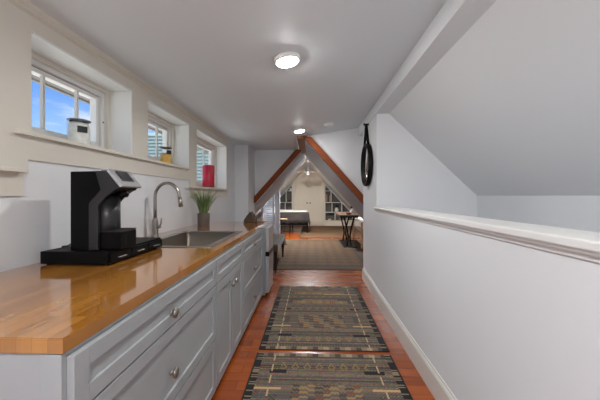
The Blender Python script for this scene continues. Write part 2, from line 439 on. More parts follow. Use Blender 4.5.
# ------------------------------------------------------------------ kitchen run
XF = -.624                                            # cabinet carcass front
KN = []
def shaker(bm, y0, y1, z0, z1, x=XF, fr=.06, t=.020):
    g = .0022; y0 += g; y1 -= g; z0 += g; z1 -= g
    box(bm, x, x+t*.55, y0+fr*.9, y1-fr*.9, z0+fr*.9, z1-fr*.9)
    w = fr
    box(bm, x, x+t, y0, y0+w, z0, z1, .0012); box(bm, x, x+t, y1-w, y1, z0, z1, .0012)
    box(bm, x, x+t, y0+w, y1-w, z1-w, z1, .0012); box(bm, x, x+t, y0+w, y1-w, z0, z0+w, .0012)
def knob(parent, y, z):
    b = B(); x = XF+.020
    lathe(b, (x, y, z), [(0, 0), (.012, 0), (.010, .003), (.008, .008), (.012, .012), (.021, .015), (.0235, .020), (.021, .026), (.011, .030), (0, .0305)], 20, 'x')
    obj('knob', b, M['nickel'], parent)
def cabinet(y0, y1, label, kind, frame_near=False):
    t = thing('base_cabinet', label, 'cabinet', (-1.0, (y0+y1)/2, 0), 'grey base cabinets under the counter')
    b = B(); hs = CT-.26
    box(b, -1.44, XF-.02, y0, y0+.018, .03, CT-.043 if frame_near else hs); box(b, -1.44, XF-.02, y1-.018, y1, .03, hs)
    box(b, -1.44, XF-.02, y0+.018, y1-.018, .03, .048); box(b, -1.44, -1.43, y0+.018, y1-.018, .048, hs)
    box(b, XF-.02, XF-.0005, y0, y0+.03, .03, CT-.043); box(b, XF-.02, XF-.0005, y1-.03, y1, .03, CT-.043)
    box(b, XF-.02, XF-.0005, y0+.03, y1-.03, CT-.06, CT-.043); box(b, XF-.02, XF-.0005, y0+.03, y1-.03, .03, CT-.06)
    if frame_near:
        box(b, XF-.055, XF, y0-.006, y0, .03, CT-.043, .002)
    obj('body', b, M['cab'], t)
    b = B(); box(b, -1.40, XF-.06, y0+.005, y1-.005, 0, .03); obj('toe_kick', b, M['toe'], t)
    if kind == 'drawers':
        for (z0, z1, kz) in ((.705, .862, .765), (.37, .702, .505), (.035, .367, .20)):
            b = B(); shaker(b, y0+(.008 if frame_near else .003), y1-.003, z0, z1, fr=.05); d = obj('drawer', b, M['cab'], t); knob(d, (y0+y1)/2-.035, kz)
    else:
        b = B(); shaker(b, y0+.004, y1-.004, .705, .862, fr=.05); obj('false_drawer_front', b, M['cab'], t)
        ym = (y0+y1)/2+.02
        b = B(); shaker(b, y0+.004, ym, .035, .702); d = obj('door', b, M['cab'], t); knob(d, ym-.045, .605)
        b = B(); shaker(b, ym, y1-.004, .035, .702); d = obj('door', b, M['cab'], t); knob(d, ym+.045, .605)
    return t
cabinet(.708, 1.830, 'grey three-drawer base cabinet nearest the camera, below the coffee maker', 'drawers', True)
cabinet(1.831, 2.565, 'grey two-door base cabinet under the sink', 'doors')
cabinet(2.566, 3.60, 'grey three-drawer base cabinet at far end beside the mini fridge', 'drawers')

# worktop with a sink cut-out
SX0, SX1, SY0, SY1 = -1.275, -.685, 1.965, 2.885      # sink outer rim
b = B(); cx0, cx1, cy0, cy1 = SX0+.02, SX1-.02, SY0+.02, SY1-.02
z0, z1 = CT-.040, CT
xa, xb, ya, yb = -1.45, -.616, .698, 4.02
outer = [(xa, ya), (xb, ya), (xb, yb), (xa, yb)]; inner = [(cx0, cy0), (cx1, cy0), (cx1, cy1), (cx0, cy1)]
vo = {z: [b.verts.new((x, y, z)) for x, y in outer] for z in (z0, z1)}
vi = {z: [b.verts.new((x, y, z)) for x, y in inner] for z in (z0, z1)}
for i in range(4):
    j = (i+1) % 4
    b.faces.new([vo[z1][i], vo[z1][j], vi[z1][j], vi[z1][i]]); b.faces.new([vo[z0][i], vi[z0][i], vi[z0][j], vo[z0][j]])
    b.faces.new([vo[z0][i], vo[z0][j], vo[z1][j], vo[z1][i]]); b.faces.new([vi[z0][i], vi[z1][i], vi[z1][j], vi[z0][j]])
bmesh.ops.recalc_face_normals(b, faces=b.faces[:])
es = [e for e in b.edges if all(v in vo[z1]+vo[z0] for v in e.verts) and not (e.verts[0].co.z != e.verts[1].co.z)]
bmesh.ops.bevel(b, geom=es, offset=.0025, segments=2, affect='EDGES')
tag(obj('countertop', b, M['butcher']), 'long glossy butcher-block wood countertop over the grey cabinets', 'countertop')

# sink
t = thing('kitchen_sink', 'rectangular stainless steel sink set in the wood countertop', 'sink', ((SX0+SX1)/2, (SY0+SY1)/2, CT))
b = B()
def rect(bm, x0, x1, y0, y1, z, r=.03, n=5):
    vs = []
    for (cx, cy, a0) in ((x1-r, y1-r, 0), (x0+r, y1-r, 90), (x0+r, y0+r, 180), (x1-r, y0+r, 270)):
        for k in range(n+1):
            a = math.radians(a0+90*k/n); vs.append(bm.verts.new((cx+r*math.cos(a), cy+r*math.sin(a), z)))
    return vs
def bridge(bm, a, c, smooth=True):
    n = len(a)
    for i in range(n):
        f = bm.faces.new([a[i], a[(i+1) % n], c[(i+1) % n], c[i]]); f.smooth = smooth
l0 = rect(b, SX0, SX1, SY0, SY1, CT+.0005, .015); l1 = rect(b, SX0, SX1, SY0, SY1, CT+.005, .015)
l2 = rect(b, SX0+.03, SX1-.045, SY0+.035, SY1-.03, CT+.006, .03)
l3 = rect(b, SX0+.034, SX1-.049, SY0+.039, SY1-.034, CT-.004, .03)
bridge(b, l0, l1, False); bridge(b, l1, l2, False); bridge(b, l2, l3)
bmesh.ops.recalc_face_normals(b, faces=b.faces[:]); obj('rim', b, M['steel'], t)
b = B()
l3 = rect(b, SX0+.034, SX1-.049, SY0+.039, SY1-.034, CT-.004, .03)
l4 = rect(b, SX0+.045, SX1-.060, SY0+.05, SY1-.045, CT-.19, .035)
l5 = rect(b, SX0+.065, SX1-.080, SY0+.07, SY1-.065, CT-.205, .035)
bridge(b, l3, l4); bridge(b, l4, l5); b.faces.new(l5)
bmesh.ops.recalc_face_normals(b, faces=b.faces[:])
obj('basin', b, M['sinksteel'], t)
b = B(); lathe(b, ((SX0+SX1)/2, (SY0+SY1)/2, CT-.2045), [(.045, 0), (.043, .003), (.03, .001), (0, .0005)], 24); obj('drain', b, M['steel'], t)

# faucet
fx, fy = -1.345, 2.455
t = thing('kitchen_faucet', 'brushed nickel gooseneck faucet behind the sink', 'faucet', (fx, fy, CT))
b = B(); lathe(b, (fx, fy, CT), [(0, .0), (.032, .0), (.032, .006), (.027, .012), (.0255, .03), (.0255, .12), (.0215, .15), (.0165, .165), (0, .165)], 28); obj('base', b, M['nickel'], t)
b = B(); R = .105
pts = [(fx, fy, CT+.16), (fx, fy, CT+.25), (fx, fy, CT+.35)]
for k in range(1, 19):
    a = PI-PI*1.0*k/18; pts.append((fx+R+R*math.cos(a), fy, CT+.35+R*math.sin(a)*1.1))
pts += [(fx+2*R+.005, fy, CT+.335)]
tube(b, pts, .0135, 16); obj('spout', b, M['nickel'], t)
b = B(); cyl(b, (fx+2*R+.004, fy, CT+.345), (fx+2*R+.016, fy, CT+.262), .0165, .0185, 20); obj('spray_head', b, M['nickel'], t)
b = B(); cyl(b, (fx+.02, fy-.005, CT+.085), (fx+.052, fy-.01, CT+.092), .014, .012, 16)
tube(b, [(fx+.045, fy-.01, CT+.092), (fx+.058, fy-.012, CT+.12), (fx+.062, fy-.012, CT+.165)], [.006, .007, .005], 10); obj('handle', b, M['nickel'], t)

# pod drawer
t = thing('pod_storage_drawer', 'black coffee pod storage box with three drawers under the coffee maker', 'storage box', (-1.2, 1.69, CT))
b = B(); box(b, -1.385, -1.030, 1.432, 1.955, CT+.006, .986, .004); obj('body', b, M['black'], t)
for x in (-1.36, -1.06):
    for y in (1.46, 1.93):
        b = B(); cyl(b, (x, y, CT), (x, y, CT+.007), .012, seg=10); obj('foot', b, M['black'], t)
for k in range(3):
    y0 = 1.44+k*.1705; b = B(); box(b, -1.0305, -1.018, y0+.003, y0+.168, CT+.011, .976, .002); d = obj('drawer', b, M['black'], t)
    b = B(); yc = y0+.085
    box(b, -1.018, -1.008, yc-.030, yc+.030, .9455, .9505, .0015); obj('handle', b, M['silver'], d)

# coffee maker (faces the corridor)
t = thing('coffee_maker', 'black single-serve coffee maker with silver control panel', 'coffee maker', (-1.12, 1.57, .986))
KY0, KY1, zb = 1.468, 1.642, .986
prof = [(-1.256, zb), (-1.256, 1.398), (-1.05, 1.402), (-.985, 1.322), (-.992, 1.300), (-1.055, 1.272), (-1.098, 1.235), (-1.106, 1.215), (-1.106, zb)]
b = B(); prism(b, [(-1.256, zb), (-1.256, 1.398), (-1.125, 1.400), (-1.095, 1.302), (-1.150, 1.245), (-1.160, 1.23), (-1.160, zb)], 'y', KY0, KY1, .004); obj('body', b, M['gblack'], t)
for (ya, yb) in ((KY0+.003, KY0+.022), (KY1-.022, KY1-.003)):
    b = B(); prism(b, [(-1.126, 1.401), (-1.050, 1.403), (-.988, 1.322), (-1.06, 1.275), (-1.100, 1.235), (-1.112, 1.215), (-1.112, zb), (-1.162, zb), (-1.162, 1.232), (-1.15, 1.246), (-1.096, 1.303)], 'y', ya, yb, .002); obj('side_frame', b, M['mgrey'], t)
b = B(); prism(b, [(-1.12, 1.396), (-1.055, 1.399), (-.992, 1.320), (-.998, 1.302), (-1.06, 1.285), (-1.13, 1.262)], 'y', KY0+.022, KY1-.022, .003); obj('brew_head', b, M['dgrey'], t)
b = B(); prism(b, [(-1.053, 1.412), (-1.062, 1.400), (-.990, 1.314), (-.976, 1.322)], 'y', KY0-.002, KY1+.002, .003); pn = obj('control_panel', b, M['silver'], t)
b = B(); prism(b, [(-1.043, 1.4035), (-1.040, 1.4055), (-.9975, 1.352), (-1.001, 1.350)], 'y', KY0+.038, KY1-.038, .001); obj('display', b, M['screen'], pn)
b = B(); prism(b, [(-1.1, 1.402), (-1.054, 1.404), (-1.056, 1.413), (-1.1, 1.409)], 'y', KY0+.01, KY1-.01, .003); obj('lid_handle', b, M['silver'], t)
b = B(); lathe(b, (-1.028, 1.555, 1.245), [(0, .018), (.02, .018), (.026, .03), (.03, .05), (0, .05)], 24); obj('brew_spout', b, M['gblack'], t)
b = B(); cyl(b, (-1.118, 1.555, zb+.02), (-1.118, 1.555, 1.275), .062, .060, 32); obj('water_column', b, M['mgrey'], t)
b = B(); box(b, -1.13, -.998, KY0+.018, KY1-.018, zb, zb+.094, .006); dt = obj('drip_tray', b, M['gblack'], t)
b = B(); box(b, -1.118, -1.0, KY0+.02, KY1-.02, zb+.094, zb+.0985, .001)
for k in range(9):
    y = KY0+.034+k*.0165; box(b, -1.11, -1.006, y-.002, y+.002, zb+.0985, zb+.101)
obj('grate', b, M['mgrey'], dt)
b = B(); box(b, -.999, -.996, KY0+.045, KY0+.062, zb+.02, zb+.07, .001); obj('latch', b, M['dgrey'], dt)
b = B(); tube(b, [(-1.255, 1.52, 1.01), (-1.30, 1.53, 1.012), (-1.34, 1.55, .995), (-1.38, 1.56, .990), (-1.4, 1.6, .96), (-1.42, 1.66, .925), (-1.432, 1.75, .921)], .0038, 8); obj('power_cord', b, M['black'], t)

# potted grass
px, py = -1.275, 3.40
t = thing('potted_grass', 'artificial green grass in a brown pot at the far end of the counter', 'potted plant', (px, py, CT))
b = B(); lathe(b, (px, py, CT), [(0, 0), (.066, 0), (.068, .004), (.071, .145), (.071, .15), (.064, .15), (.062, .13), (0, .13)], 32); p = obj('pot', b, M['pot'], t)
b = B(); lathe(b, (px, py, CT+.1305), [(0, .004), (.06, 0)], 20); obj('soil', b, M['soil'], p)
def blades(n, seed, lo, hi):
    rnd = random.Random(seed); b = B()
    for k in range(n):
        a = rnd.random()*2*PI; r0 = rnd.random()*.045; h = rnd.uniform(lo, hi); lean = rnd.uniform(.02, .15)*(h/.3)
        p0 = Vector((px+r0*math.cos(a), py+r0*math.sin(a), CT+.125)); a2 = a+rnd.uniform(-.5, .5)
        w = rnd.uniform(.003, .0055); pv = None; tw = rnd.random()*PI
        side = Vector((math.cos(tw), math.sin(tw), 0)); nrm = Vector((-side.y, side.x, 0))*.0008
        for s in range(6):
            q = s/5; c = p0+Vector((math.cos(a2)*lean*q*q*1.3, math.sin(a2)*lean*q*q*1.3, h*q)); ww = w*(1-q**2)+.0004
            ring = [b.verts.new(c-side*ww), b.verts.new(c+nrm), b.verts.new(c+side*ww), b.verts.new(c-nrm)]
            if pv:
                for i in range(4): b.faces.new([pv[i], pv[(i+1) % 4], ring[(i+1) % 4], ring[i]])
            pv = ring
    return b
obj('grass_blades', blades(170, 3, .18, .335), M['grass'], t); obj('pale_blades', blades(45, 9, .14, .31), M['grass2'], t)
b = B(); tube(b, [(px+.03, py+.01, CT+.13), (px+.075, py+.02, CT+.22), (px+.125, py+.03, CT+.30)], .0015, 6); obj('stray_stem', b, M['grass'], t)

# basket at counter end
b = B()
prism(b, [(-.905, CT+.0005), (-.74, CT+.0005), (-.745, CT+.035), (-.772, CT+.10), (-.812, CT+.145), (-.855, CT+.10), (-.895, CT+.04)], 'y', 3.84, 3.98, .012)
bmesh.ops.subdivide_edges(b, edges=b.edges[:], cuts=2, use_grid_fill=True)
for v in b.verts:
    if v.co.z > CT+.01: v.co += Vector((random.uniform(-.004, .004),)*3)
tag(obj('wicker_basket', b, M['wicker']), 'small dark brown peaked basket on the far end of the counter', 'basket')

# mini fridge
t = thing('mini_fridge', 'stainless two-door mini fridge at end of the cabinets', 'refrigerator', (-.78, 3.84, 0))
b = B(); box(b, -1.12, -.575, 3.625, 4.045, .02, .868, .004); obj('body', b, M['fridgeside'], t)
b = B(); box(b, -.573, -.53, 3.625, 4.045, .05, .515, .006); obj('lower_door', b, M['fridge'], t)
b = B(); box(b, -.573, -.53, 3.625, 4.045, .565, .868, .006); obj('freezer_door', b, M['fridge'], t)
b = B(); box(b, -.570, -.527, 3.622, 4.048, .510, .570, .004); obj('handle_band', b, M['gblack'], t)
for x in (-1.08, -.62):
    for y in (3.66, 4.01):
        b = B(); cyl(b, (x, y, 0), (x, y, .021), .016, seg=12); obj('foot', b, M['black'], t)

# ------------------------------------------------------------------ on the sills
def jar(name, label, x, y, z, r, h, fill, fm, lidm, tagz):
    t = thing(name, label, 'jar', (x, y, z))
    b = B(); lathe(b, (x, y, z), [(0, 0), (r*.94, 0), (r, .006), (r, h*.88), (r*.94, h*.91), (r*.93, h*.925)], 32); obj('glass_body', b, M['jarglass'], t)
    b = B(); lathe(b, (x, y, z+.004), [(0, 0), (r*.9, 0), (r*.93, .01), (r*.93, fill*.8), (r*.8, fill), (r*.3, fill*.93), (0, fill)], 24)
    for v in b.verts:
        if v.co.z > z+.01: v.co += Vector((random.uniform(-1, 1), random.uniform(-1, 1), random.uniform(-1, 1)))*.002
    obj('contents', b, fm, t)
    b = B(); lathe(b, (x, y, z+h*.925), [(r*.8, 0), (r*1.0, 0), (r*1.02, .002), (r*1.02, h*.045), (r*.95, h*.058), (0, h*.06)], 32); obj('lid', b, lidm, t)
    b = B(); a = -.62; n = Vector((math.cos(a), math.sin(a), 0)); u = Vector((-n.y, n.x, 0)); c = Vector((x, y, z+tagz))
    w, hh = r*.42, .02
    vs = []
    for d in (r+.0005, r+.006):
        for (p, q) in ((-w, -hh), (w, -hh), (w, hh), (-w, hh)):
            vs.append(b.verts.new(c+n*(d-.0*abs(p))+u*p+Vector((0, 0, q))))
    for f in ((3, 2, 1, 0), (4, 5, 6, 7), (0, 1, 5, 4), (1, 2, 6, 5), (2, 3, 7, 6), (3, 0, 4, 7)): b.faces.new([vs[i] for i in f])
    obj('tag', b, M['label'], t)
jar('glass_jar', 'clear glass jar of pale contents with grey lid on the nearest window sill', -1.52, 1.845, 1.5975, .064, .172, .145, M['shells'], M['lidg'], .100)
jar('pasta_jar', 'clear glass jar half full of golden pasta on the middle sill', -1.52, 2.985, 1.5975, .058, .185, .115, M['pasta'], M['lidb'], .125)
t = thing('pillar_candle', 'thick crimson red pillar candle on the third window sill', 'candle', (-1.475, 4.12, 1.39))
b = B(); lathe(b, (-1.475, 4.12, 1.3905), [(0, 0), (.06, 0), (.095, .012), (.092, .016), (0, .012)], 32); obj('dish', b, M['dish'], t)
b = B(); lathe(b, (-1.475, 4.12, 1.403), [(0, 0), (.080, 0), (.084, .008), (.084, .298), (.078, .306), (.05, .299), (0, .295)], 36); obj('wax', b, M['candle'], t)
b = B(); tube(b, [(-1.475, 4.12, 1.695), (-1.474, 4.12, 1.72)], .002, 6); obj('wick', b, M['wick'], t)

# ------------------------------------------------------------------ ceiling fixtures
def dome(y, x, label, m, tilt=True, z=None):
    zc = slope(x) if z is None else z
    t = thing('ceiling_light', label, 'ceiling light', (x, y, zc), None)
    b = B(); lathe(b, (x, y, zc), [(0, .0), (.096, 0), (.098, -.010), (.094, -.026), (.080, -.034), (.078, -.030), (0, -.030)], 40); obj('housing', b, M['white'], t)
    b = B(); lathe(b, (x, y, zc-.0305), [(.073, 0), (.0725, -.006), (.058, -.011), (0, -.0125)], 40); obj('diffuser', b, m, t)
    if tilt: t.rotation_euler = (0, -math.atan(.165), 0)
    return t
dome(2.09, -.175, 'round flush ceiling light, the nearer and larger of the corridor pair', M['lamp'])
dome(4.33, -.175, 'small looking round ceiling light further down the corridor by the rafters', M['lamp2'])
dome(-.55, -.175, 'added round flush fill light behind the viewer', M['fill_back'])  # added out of view to fill the corridor with light
dome(8.25, -.11, 'added round fill light, unseen, high under the far room ridge', M['fill_far'], False, 2.53)  # unseen fixture added to brighten the far room
wl = thing('stair_fill_light', 'added round fill light low on the stairwell end wall behind the viewer', 'wall light', (1.48, YB, .75))  # added out of view to brighten the stairwell slope
b = B(); lathe(b, (1.48, YB, .75), [(0, .001), (.10, .001), (.10, .03), (.08, .035), (0, .035)], 32, 'y'); obj('housing', b, M['white'], wl)
b = B(); lathe(b, (1.48, YB, .75), [(.078, .0355), (.07, .05), (.04, .06), (0, .062)], 32, 'y'); obj('diffuser', b, M['lamp'], wl)
t = thing('smoke_detector', 'white round smoke detector on the ceiling right of the far light', 'smoke detector', (.26, 4.25, slope(.26)))
b = B(); lathe(b, (.26, 4.25, slope(.26)), [(0, .01), (.07, .01), (.07, -.012), (.06, -.03), (.03, -.038), (0, -.038)], 28); obj('housing', b, M['white'], t)
t.rotation_euler = (0, -math.atan(.165), 0)

fx_, fy_, fz_ = -.11, 10.5, 2.10
t = thing('ceiling_fan', 'small pale ceiling fan hanging in front of the closet top', 'ceiling fan', (fx_, fy_, 2.55))
b = B(); cyl(b, (fx_, fy_, fz_+.06), (fx_, fy_, 2.55), .012, seg=10); lathe(b, (fx_, fy_, 2.50), [(0, 0), (.05, 0), (.06, .05), (0, .05)], 20); obj('rod', b, M['white'], t)
b = B(); lathe(b, (fx_, fy_, fz_-.02), [(0, 0), (.07, 0), (.09, .03), (.08, .08), (0, .09)], 28); obj('motor', b, M['white'], t)
for k in range(5):
    a = .3+k*2*PI/5; u = Vector((math.cos(a), math.sin(a), 0)); v = Vector((-u.y, u.x, 0)); c = Vector((fx_, fy_, fz_+.04)); b = B()
    vs = [b.verts.new(c+u*r+v*w+Vector((0, 0, (.012 if w > 0 else -.012)+dz))) for dz in (-.004, .004) for r, w in ((.08, -.025), (.42, -.05), (.42, .05), (.08, .025))]
    for f in ((3, 2, 1, 0), (4, 5, 6, 7), (0, 1, 5, 4), (1, 2, 6, 5), (2, 3, 7, 6), (3, 0, 4, 7)): b.faces.new([vs[i] for i in f])
    obj('blade', b, M['slab'], t)
b = B(); lathe(b, (fx_, fy_, fz_-.02), [(.06, 0), (.055, -.03), (.03, -.05), (0, -.055)], 24); obj('light_globe', b, M['globe'], t)

# mirror on the stub wall
mx, my, mz, mr = XR+.01, 4.05, 1.70, .295
t = thing('wall_mirror', 'round black-framed mirror hanging by a strap on the right wall', 'mirror', (mx, my, mz))
b = B(); lathe(b, (mx, my, mz), [(0, -.004), (mr-.006, -.004), (mr, -.014), (mr, -.056), (mr-.012, -.064), (mr-.03, -.056), (mr-.034, -.036), (0, -.036)], 56, 'x'); obj('frame', b, M['leather'], t)
b = B(); lathe(b, (mx, my, mz), [(mr-.035, -.037), (mr-.036, -.040), (0, -.040)], 48, 'x'); obj('mirror_glass', b, M['mirror'], t)
b = B()
top = (mx-.04, my, 2.275)
for s in (-1, 1):
    a = math.radians(62); y1 = my+s*mr*math.cos(a)*1.0; z1 = mz+mr*math.sin(a)
    vs = []
    for (y, z) in ((my, 2.262), (y1, z1)):
        for (dx, dd) in ((-.052, .006), (-.052, -.006), (-.018, -.006), (-.018, .006)):
            vs.append(b.verts.new((mx+dx, y+dd, z)))
    for i in range(4): b.faces.new([vs[i], vs[(i+1) % 4], vs[4+(i+1) % 4], vs[4+i]])
    b.faces.new(vs[:4]); b.faces.new(vs[4:][::-1])
bmesh.ops.recalc_face_normals(b, faces=b.faces[:]); obj('strap', b, M['leather'], t)
b = B(); lathe(b, (mx, my, 2.262), [(0, 0), (.012, 0), (.012, -.06), (.02, -.062), (.02, -.07), (0, -.072)], 20, 'x'); obj('peg', b, M['bronze'], t)

# ------------------------------------------------------------------ rugs
def sr(c): return (*lin([v/255 for v in c]), 1)
TAU, DK, BK, CR, GD, RS, GY, TN = [(116, 99, 82), (68, 61, 55), (20, 20, 21), (158, 138, 112), (144, 116, 72), (112, 68, 52), (94, 88, 84), (132, 114, 92)]
def rug_pattern(seed, flip=False):
    def f(u, v, i, j, nx, ny):
        rnd = random.Random(seed*7919+j*131+i)
        rr = random.Random(seed*31+j)
        s = min(u, 1-u)
        if flip: v = 1-v
        base = TAU
        k = rr.random()
        if k < .3: base = GY
        elif k < .55: base = TN
        elif k < .65: base = DK
        c = base
        if (i+j) % 2: c = tuple(x*.72 for x in c)
        # side borders
        if s < .052:
            c = BK if rr.random() < .72 else (TN if s > .015 else DK)
            if s < .01: c = BK
            return c
        # dashed cream line
        if .131 < s < .142 and (j//4+seed) % 3 != 0: return (176, 150, 116)
        if abs(v-.26) < .006 and (s < .22): return (184, 150, 110)
        if abs(v-.80) < .005 and .55 < u < .95: return (170, 150, 118)
        if s > .2:
            q = int((u-.2)/.6*13)
            for (a, bb, kind) in ((.235, .42, 0), (.61, .67, 1), (.08, .13, 2), (.50, .545, 2), (.80, .85, 1), (.735, .77, 2), (.90, .93, 0)):
                if a < v < bb:
                    if kind == 0:
                        row = int((v-a)/.0135); k = (q*3+row*5+(row//2)*2) % 7
                        if (q+row) % 2: return c
                        return [GD, TAU, RS, TN, DK, GD, DK][k] if .28 < u < .72 else c
                    if kind == 1: return [RS, TAU, GD, GY, RS, TAU, GD, RS, TAU][q % 9] if (i % 2) else GD
                    if kind == 2:
                        w = (i % 8); h = int((v-a)/.0125) % 4
                        return GD if abs(w-4)+abs(h-2) == 2 else c
        if .16 < s < .3 and (.30 < v < .40 or .62 < v < .7): return DK if (i+j) % 3 else GY
        if (.12 < u < .24 or .76 < u < .9) and (.135 < v < .16 or .5 < v < .52): return BK
        if v < .025 or v > .975: return [CR, TAU, DK, TN][(i//4) % 4]
        if .03 < v < .04 or .955 < v < .97: return DK
        return tuple(x*(.8+.4*rnd.random()) for x in c)
    return f
def diamond_pattern(seed):
    def f(u, v, i, j, nx, ny):
        rnd = random.Random(seed+i*57+j*977); s = min(u, 1-u, v*1.4, (1-v)*1.4)
        d = (abs((i % 12)-6)+abs((j % 12)-6))
        base = (122, 96, 66) if d in (3, 6) else (98, 78, 56) if d < 5 else (84, 68, 52)
        if s < .05: base = (84, 72, 60)
        elif s < .065: base = (104, 90, 72)
        elif s < .12: base = (88, 76, 62) if (i+j) % 3 else (62, 54, 48)
        elif s < .13: base = (44, 40, 40)
        return tuple(x*(.85+.3*rnd.random()) for x in base)
    return f
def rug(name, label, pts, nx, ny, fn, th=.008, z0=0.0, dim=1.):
    (x0, x1, y0, y1) = pts
    b = B(); cl = b.loops.layers.float_color.new('weave')
    g = [[b.verts.new((x0+(x1-x0)*i/nx, y0+(y1-y0)*j/ny, z0+th)) for i in range(nx+1)] for j in range(ny+1)]
    for j in range(ny):
        for i in range(nx):
            f = b.faces.new([g[j][i], g[j][i+1], g[j+1][i+1], g[j+1][i]])
            col = sr(fn((i+.5)/nx, (j+.5)/ny, i, j, nx, ny))
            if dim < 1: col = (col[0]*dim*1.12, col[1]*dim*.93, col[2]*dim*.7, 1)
            for l in f.loops: l[cl] = col
    lo = [b.verts.new((x, y, z0+.0003)) for x, y in ((x0, y0), (x1, y0), (x1, y1), (x0, y1))]
    edges = [g[0], [r[-1] for r in g], g[-1][::-1], [r[0] for r in g][::-1]]
    dark = sr((40, 36, 34))
    for k in range(4):
        f = b.faces.new([lo[k]]+[lo[(k+1) % 4]]+edges[k][::-1])
        for l in f.loops: l[cl] = dark
    f = b.faces.new(lo[::-1])
    for l in f.loops: l[cl] = dark
    return tag(obj(name, b, M['weave'], None, ((x0+x1)/2, (y0+y1)/2, z0)), label, 'rug')
o = rug('runner_rug', 'patterned taupe and black rug furthest from the camera of the corridor pair', (-.432, .640, 2.385, 4.06), 96, 150, rug_pattern(1))
o['group'] = 'corridor rugs'
o = rug('runner_rug', 'patterned taupe and black rug nearest the camera, cut by the picture bottom', (-.432, .634, .68, 2.325), 96, 150, rug_pattern(2, True))
o['group'] = 'corridor rugs'
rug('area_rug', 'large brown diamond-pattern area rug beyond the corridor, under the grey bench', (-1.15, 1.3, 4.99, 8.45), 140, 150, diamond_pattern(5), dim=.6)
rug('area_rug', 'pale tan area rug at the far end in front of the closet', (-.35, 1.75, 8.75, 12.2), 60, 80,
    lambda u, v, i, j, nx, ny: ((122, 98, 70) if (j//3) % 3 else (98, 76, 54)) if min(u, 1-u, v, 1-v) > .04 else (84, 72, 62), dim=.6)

# ------------------------------------------------------------------ bench
t = thing('upholstered_bench', 'taupe upholstered bench with black legs just past the mini fridge', 'bench', (-.80, 5.42, .0083))
b = B(); box(b, -1.04, -.54, 4.74, 6.08, .355, .475, .025); obj('seat', b, M['taupe'], t)
for x in (-1.0, -.585):
    for y in (4.79, 6.01):
        b = B()
        zt = .37
        vs = [b.verts.new((x+sx*w, y+sy*w, z)) for (z, w) in ((.0085 if y > 4.99 else .0006, .017), (zt, .031)) for sx, sy in ((-1, -1), (1, -1), (1, 1), (-1, 1))]
        for i in range(4): b.faces.new([vs[i], vs[(i+1) % 4], vs[4+(i+1) % 4], vs[4+i]])
        b.faces.new(vs[:4][::-1]); b.faces.new(vs[4:]); obj('leg', b, M['dwood'], t)

# louvered screen
t = thing('louvered_screen', 'pale louvered shutter panel standing left of the far room opening', 'shutter', (-1.15, 7.86, 0))
b = B()
box(b, -1.335, -1.30, 7.84, 7.88, .009, 1.02); box(b, -1.04, -1.005, 7.84, 7.88, .009, 1.31)
box(b, -1.30, -1.04, 7.84, 7.88, .009, .10); obj('frame', b, M['louver'], t)
b = B()
z = .12
while z < 1.26:
    xl = max(-1.30, -.94-(1.34-z)/1.12+.02) if z > .8 else -1.30
    xl = max(-1.30, la(z)+.03)
    if xl < -1.06:
        vs = [b.verts.new(p) for p in ((xl, 7.835, z), (-1.04, 7.835, z), (-1.04, 7.885, z+.035), (xl, 7.885, z+.035))]
        vs2 = [b.verts.new((v.co.x, v.co.y, v.co.z+.007)) for v in vs]
        b.faces.new(vs[::-1]); b.faces.new(vs2)
        for i in range(4): b.faces.new([vs[i], vs[(i+1) % 4], vs2[(i+1) % 4], vs2[i]])
    z += .052
obj('slats', b, M['louver'], t)

# side table
sx, sy = -.73, 7.62
t = thing('side_table', 'small round-topped side table on thin black legs in front of the bed', 'table', (sx, sy, .0083))
b = B(); lathe(b, (sx, sy, .655), [(0, 0), (.105, 0), (.11, .008), (.105, .018), (0, .018)], 28); obj('tabletop', b, M['lwood'], t)
for dx in (-.04, .045):
    b = B(); cyl(b, (sx+dx, sy, .012), (sx+dx, sy, .656), .009, seg=10); obj('leg', b, M['blackmetal'], t)
b = B(); box(b, sx-.1, sx+.1, sy-.1, sy+.1, .0085, .018, .002); obj('base', b, M['blackmetal'], t)

# bed
bx0, bx1, by0, by1 = -1.72, -.10, 9.92, 11.4
t = thing('bed', 'low bed with white sheet and grey blanket on a black frame', 'bed', ((bx0+bx1)/2, (by0+by1)/2, 0))
b = B(); box(b, bx0, bx1, by0, by1, .27, .385, .006); fr = obj('frame', b, M['blackmetal'], t)
for x in (bx0+.03, -.72, bx1-.03):
    for y in (by0+.03, by1-.03):
        z0 = .0085 if x > -.35 else .0006
        b = B(); box(b, x-.02, x+.02, y-.02, y+.02, z0, .27); obj('leg', b, M['blackmetal'], t)
b = B(); box(b, bx0+.01, bx1-.01, by0+.01, by1-.01, .385, .66, .04); obj('mattress', b, M['sheet'], t)
b = B()
n = 26; top = []
random.seed(3)
prof = [(by0-.035, .34), (by0-.03, .45), (by0-.02, .60), (by0-.0, .678), (by0+.08, .69), (by0+.35, .688), (by0+.6, .686)]
rows = []
for k, (y, z) in enumerate(prof):
    row = []
    for i in range(n+1):
        x = bx0+.2+(bx1+.02-bx0-.2)*i/n
        w = .012*math.sin(i*1.3+k*.6)+.008*math.sin(i*2.7)
        row.append(b.verts.new((x, y-(w*.8 if k < 3 else 0), z+(w if k in (0,) else abs(w)*.4))))
    # drape down foot end
    zz = z
    for q, (dx, dz) in enumerate(((.035, -.05), (.05, -.2), (.075, -.36 if k > 0 else -.2))):
        row.append(b.verts.new((bx1+dx+.01*math.sin(k*2), y+(.03*q if k == 0 else 0), max(.12, zz+dz))))
    rows.append(row)
for a, c in zip(rows, rows[1:]):
    for i in range(len(a)-1):
        f = b.faces.new([a[i], a[i+1], c[i+1], c[i]]); f.smooth = True
bmesh.ops.solidify(b, geom=b.faces[:], thickness=.012)
obj('blanket', b, M['blanket'], t)
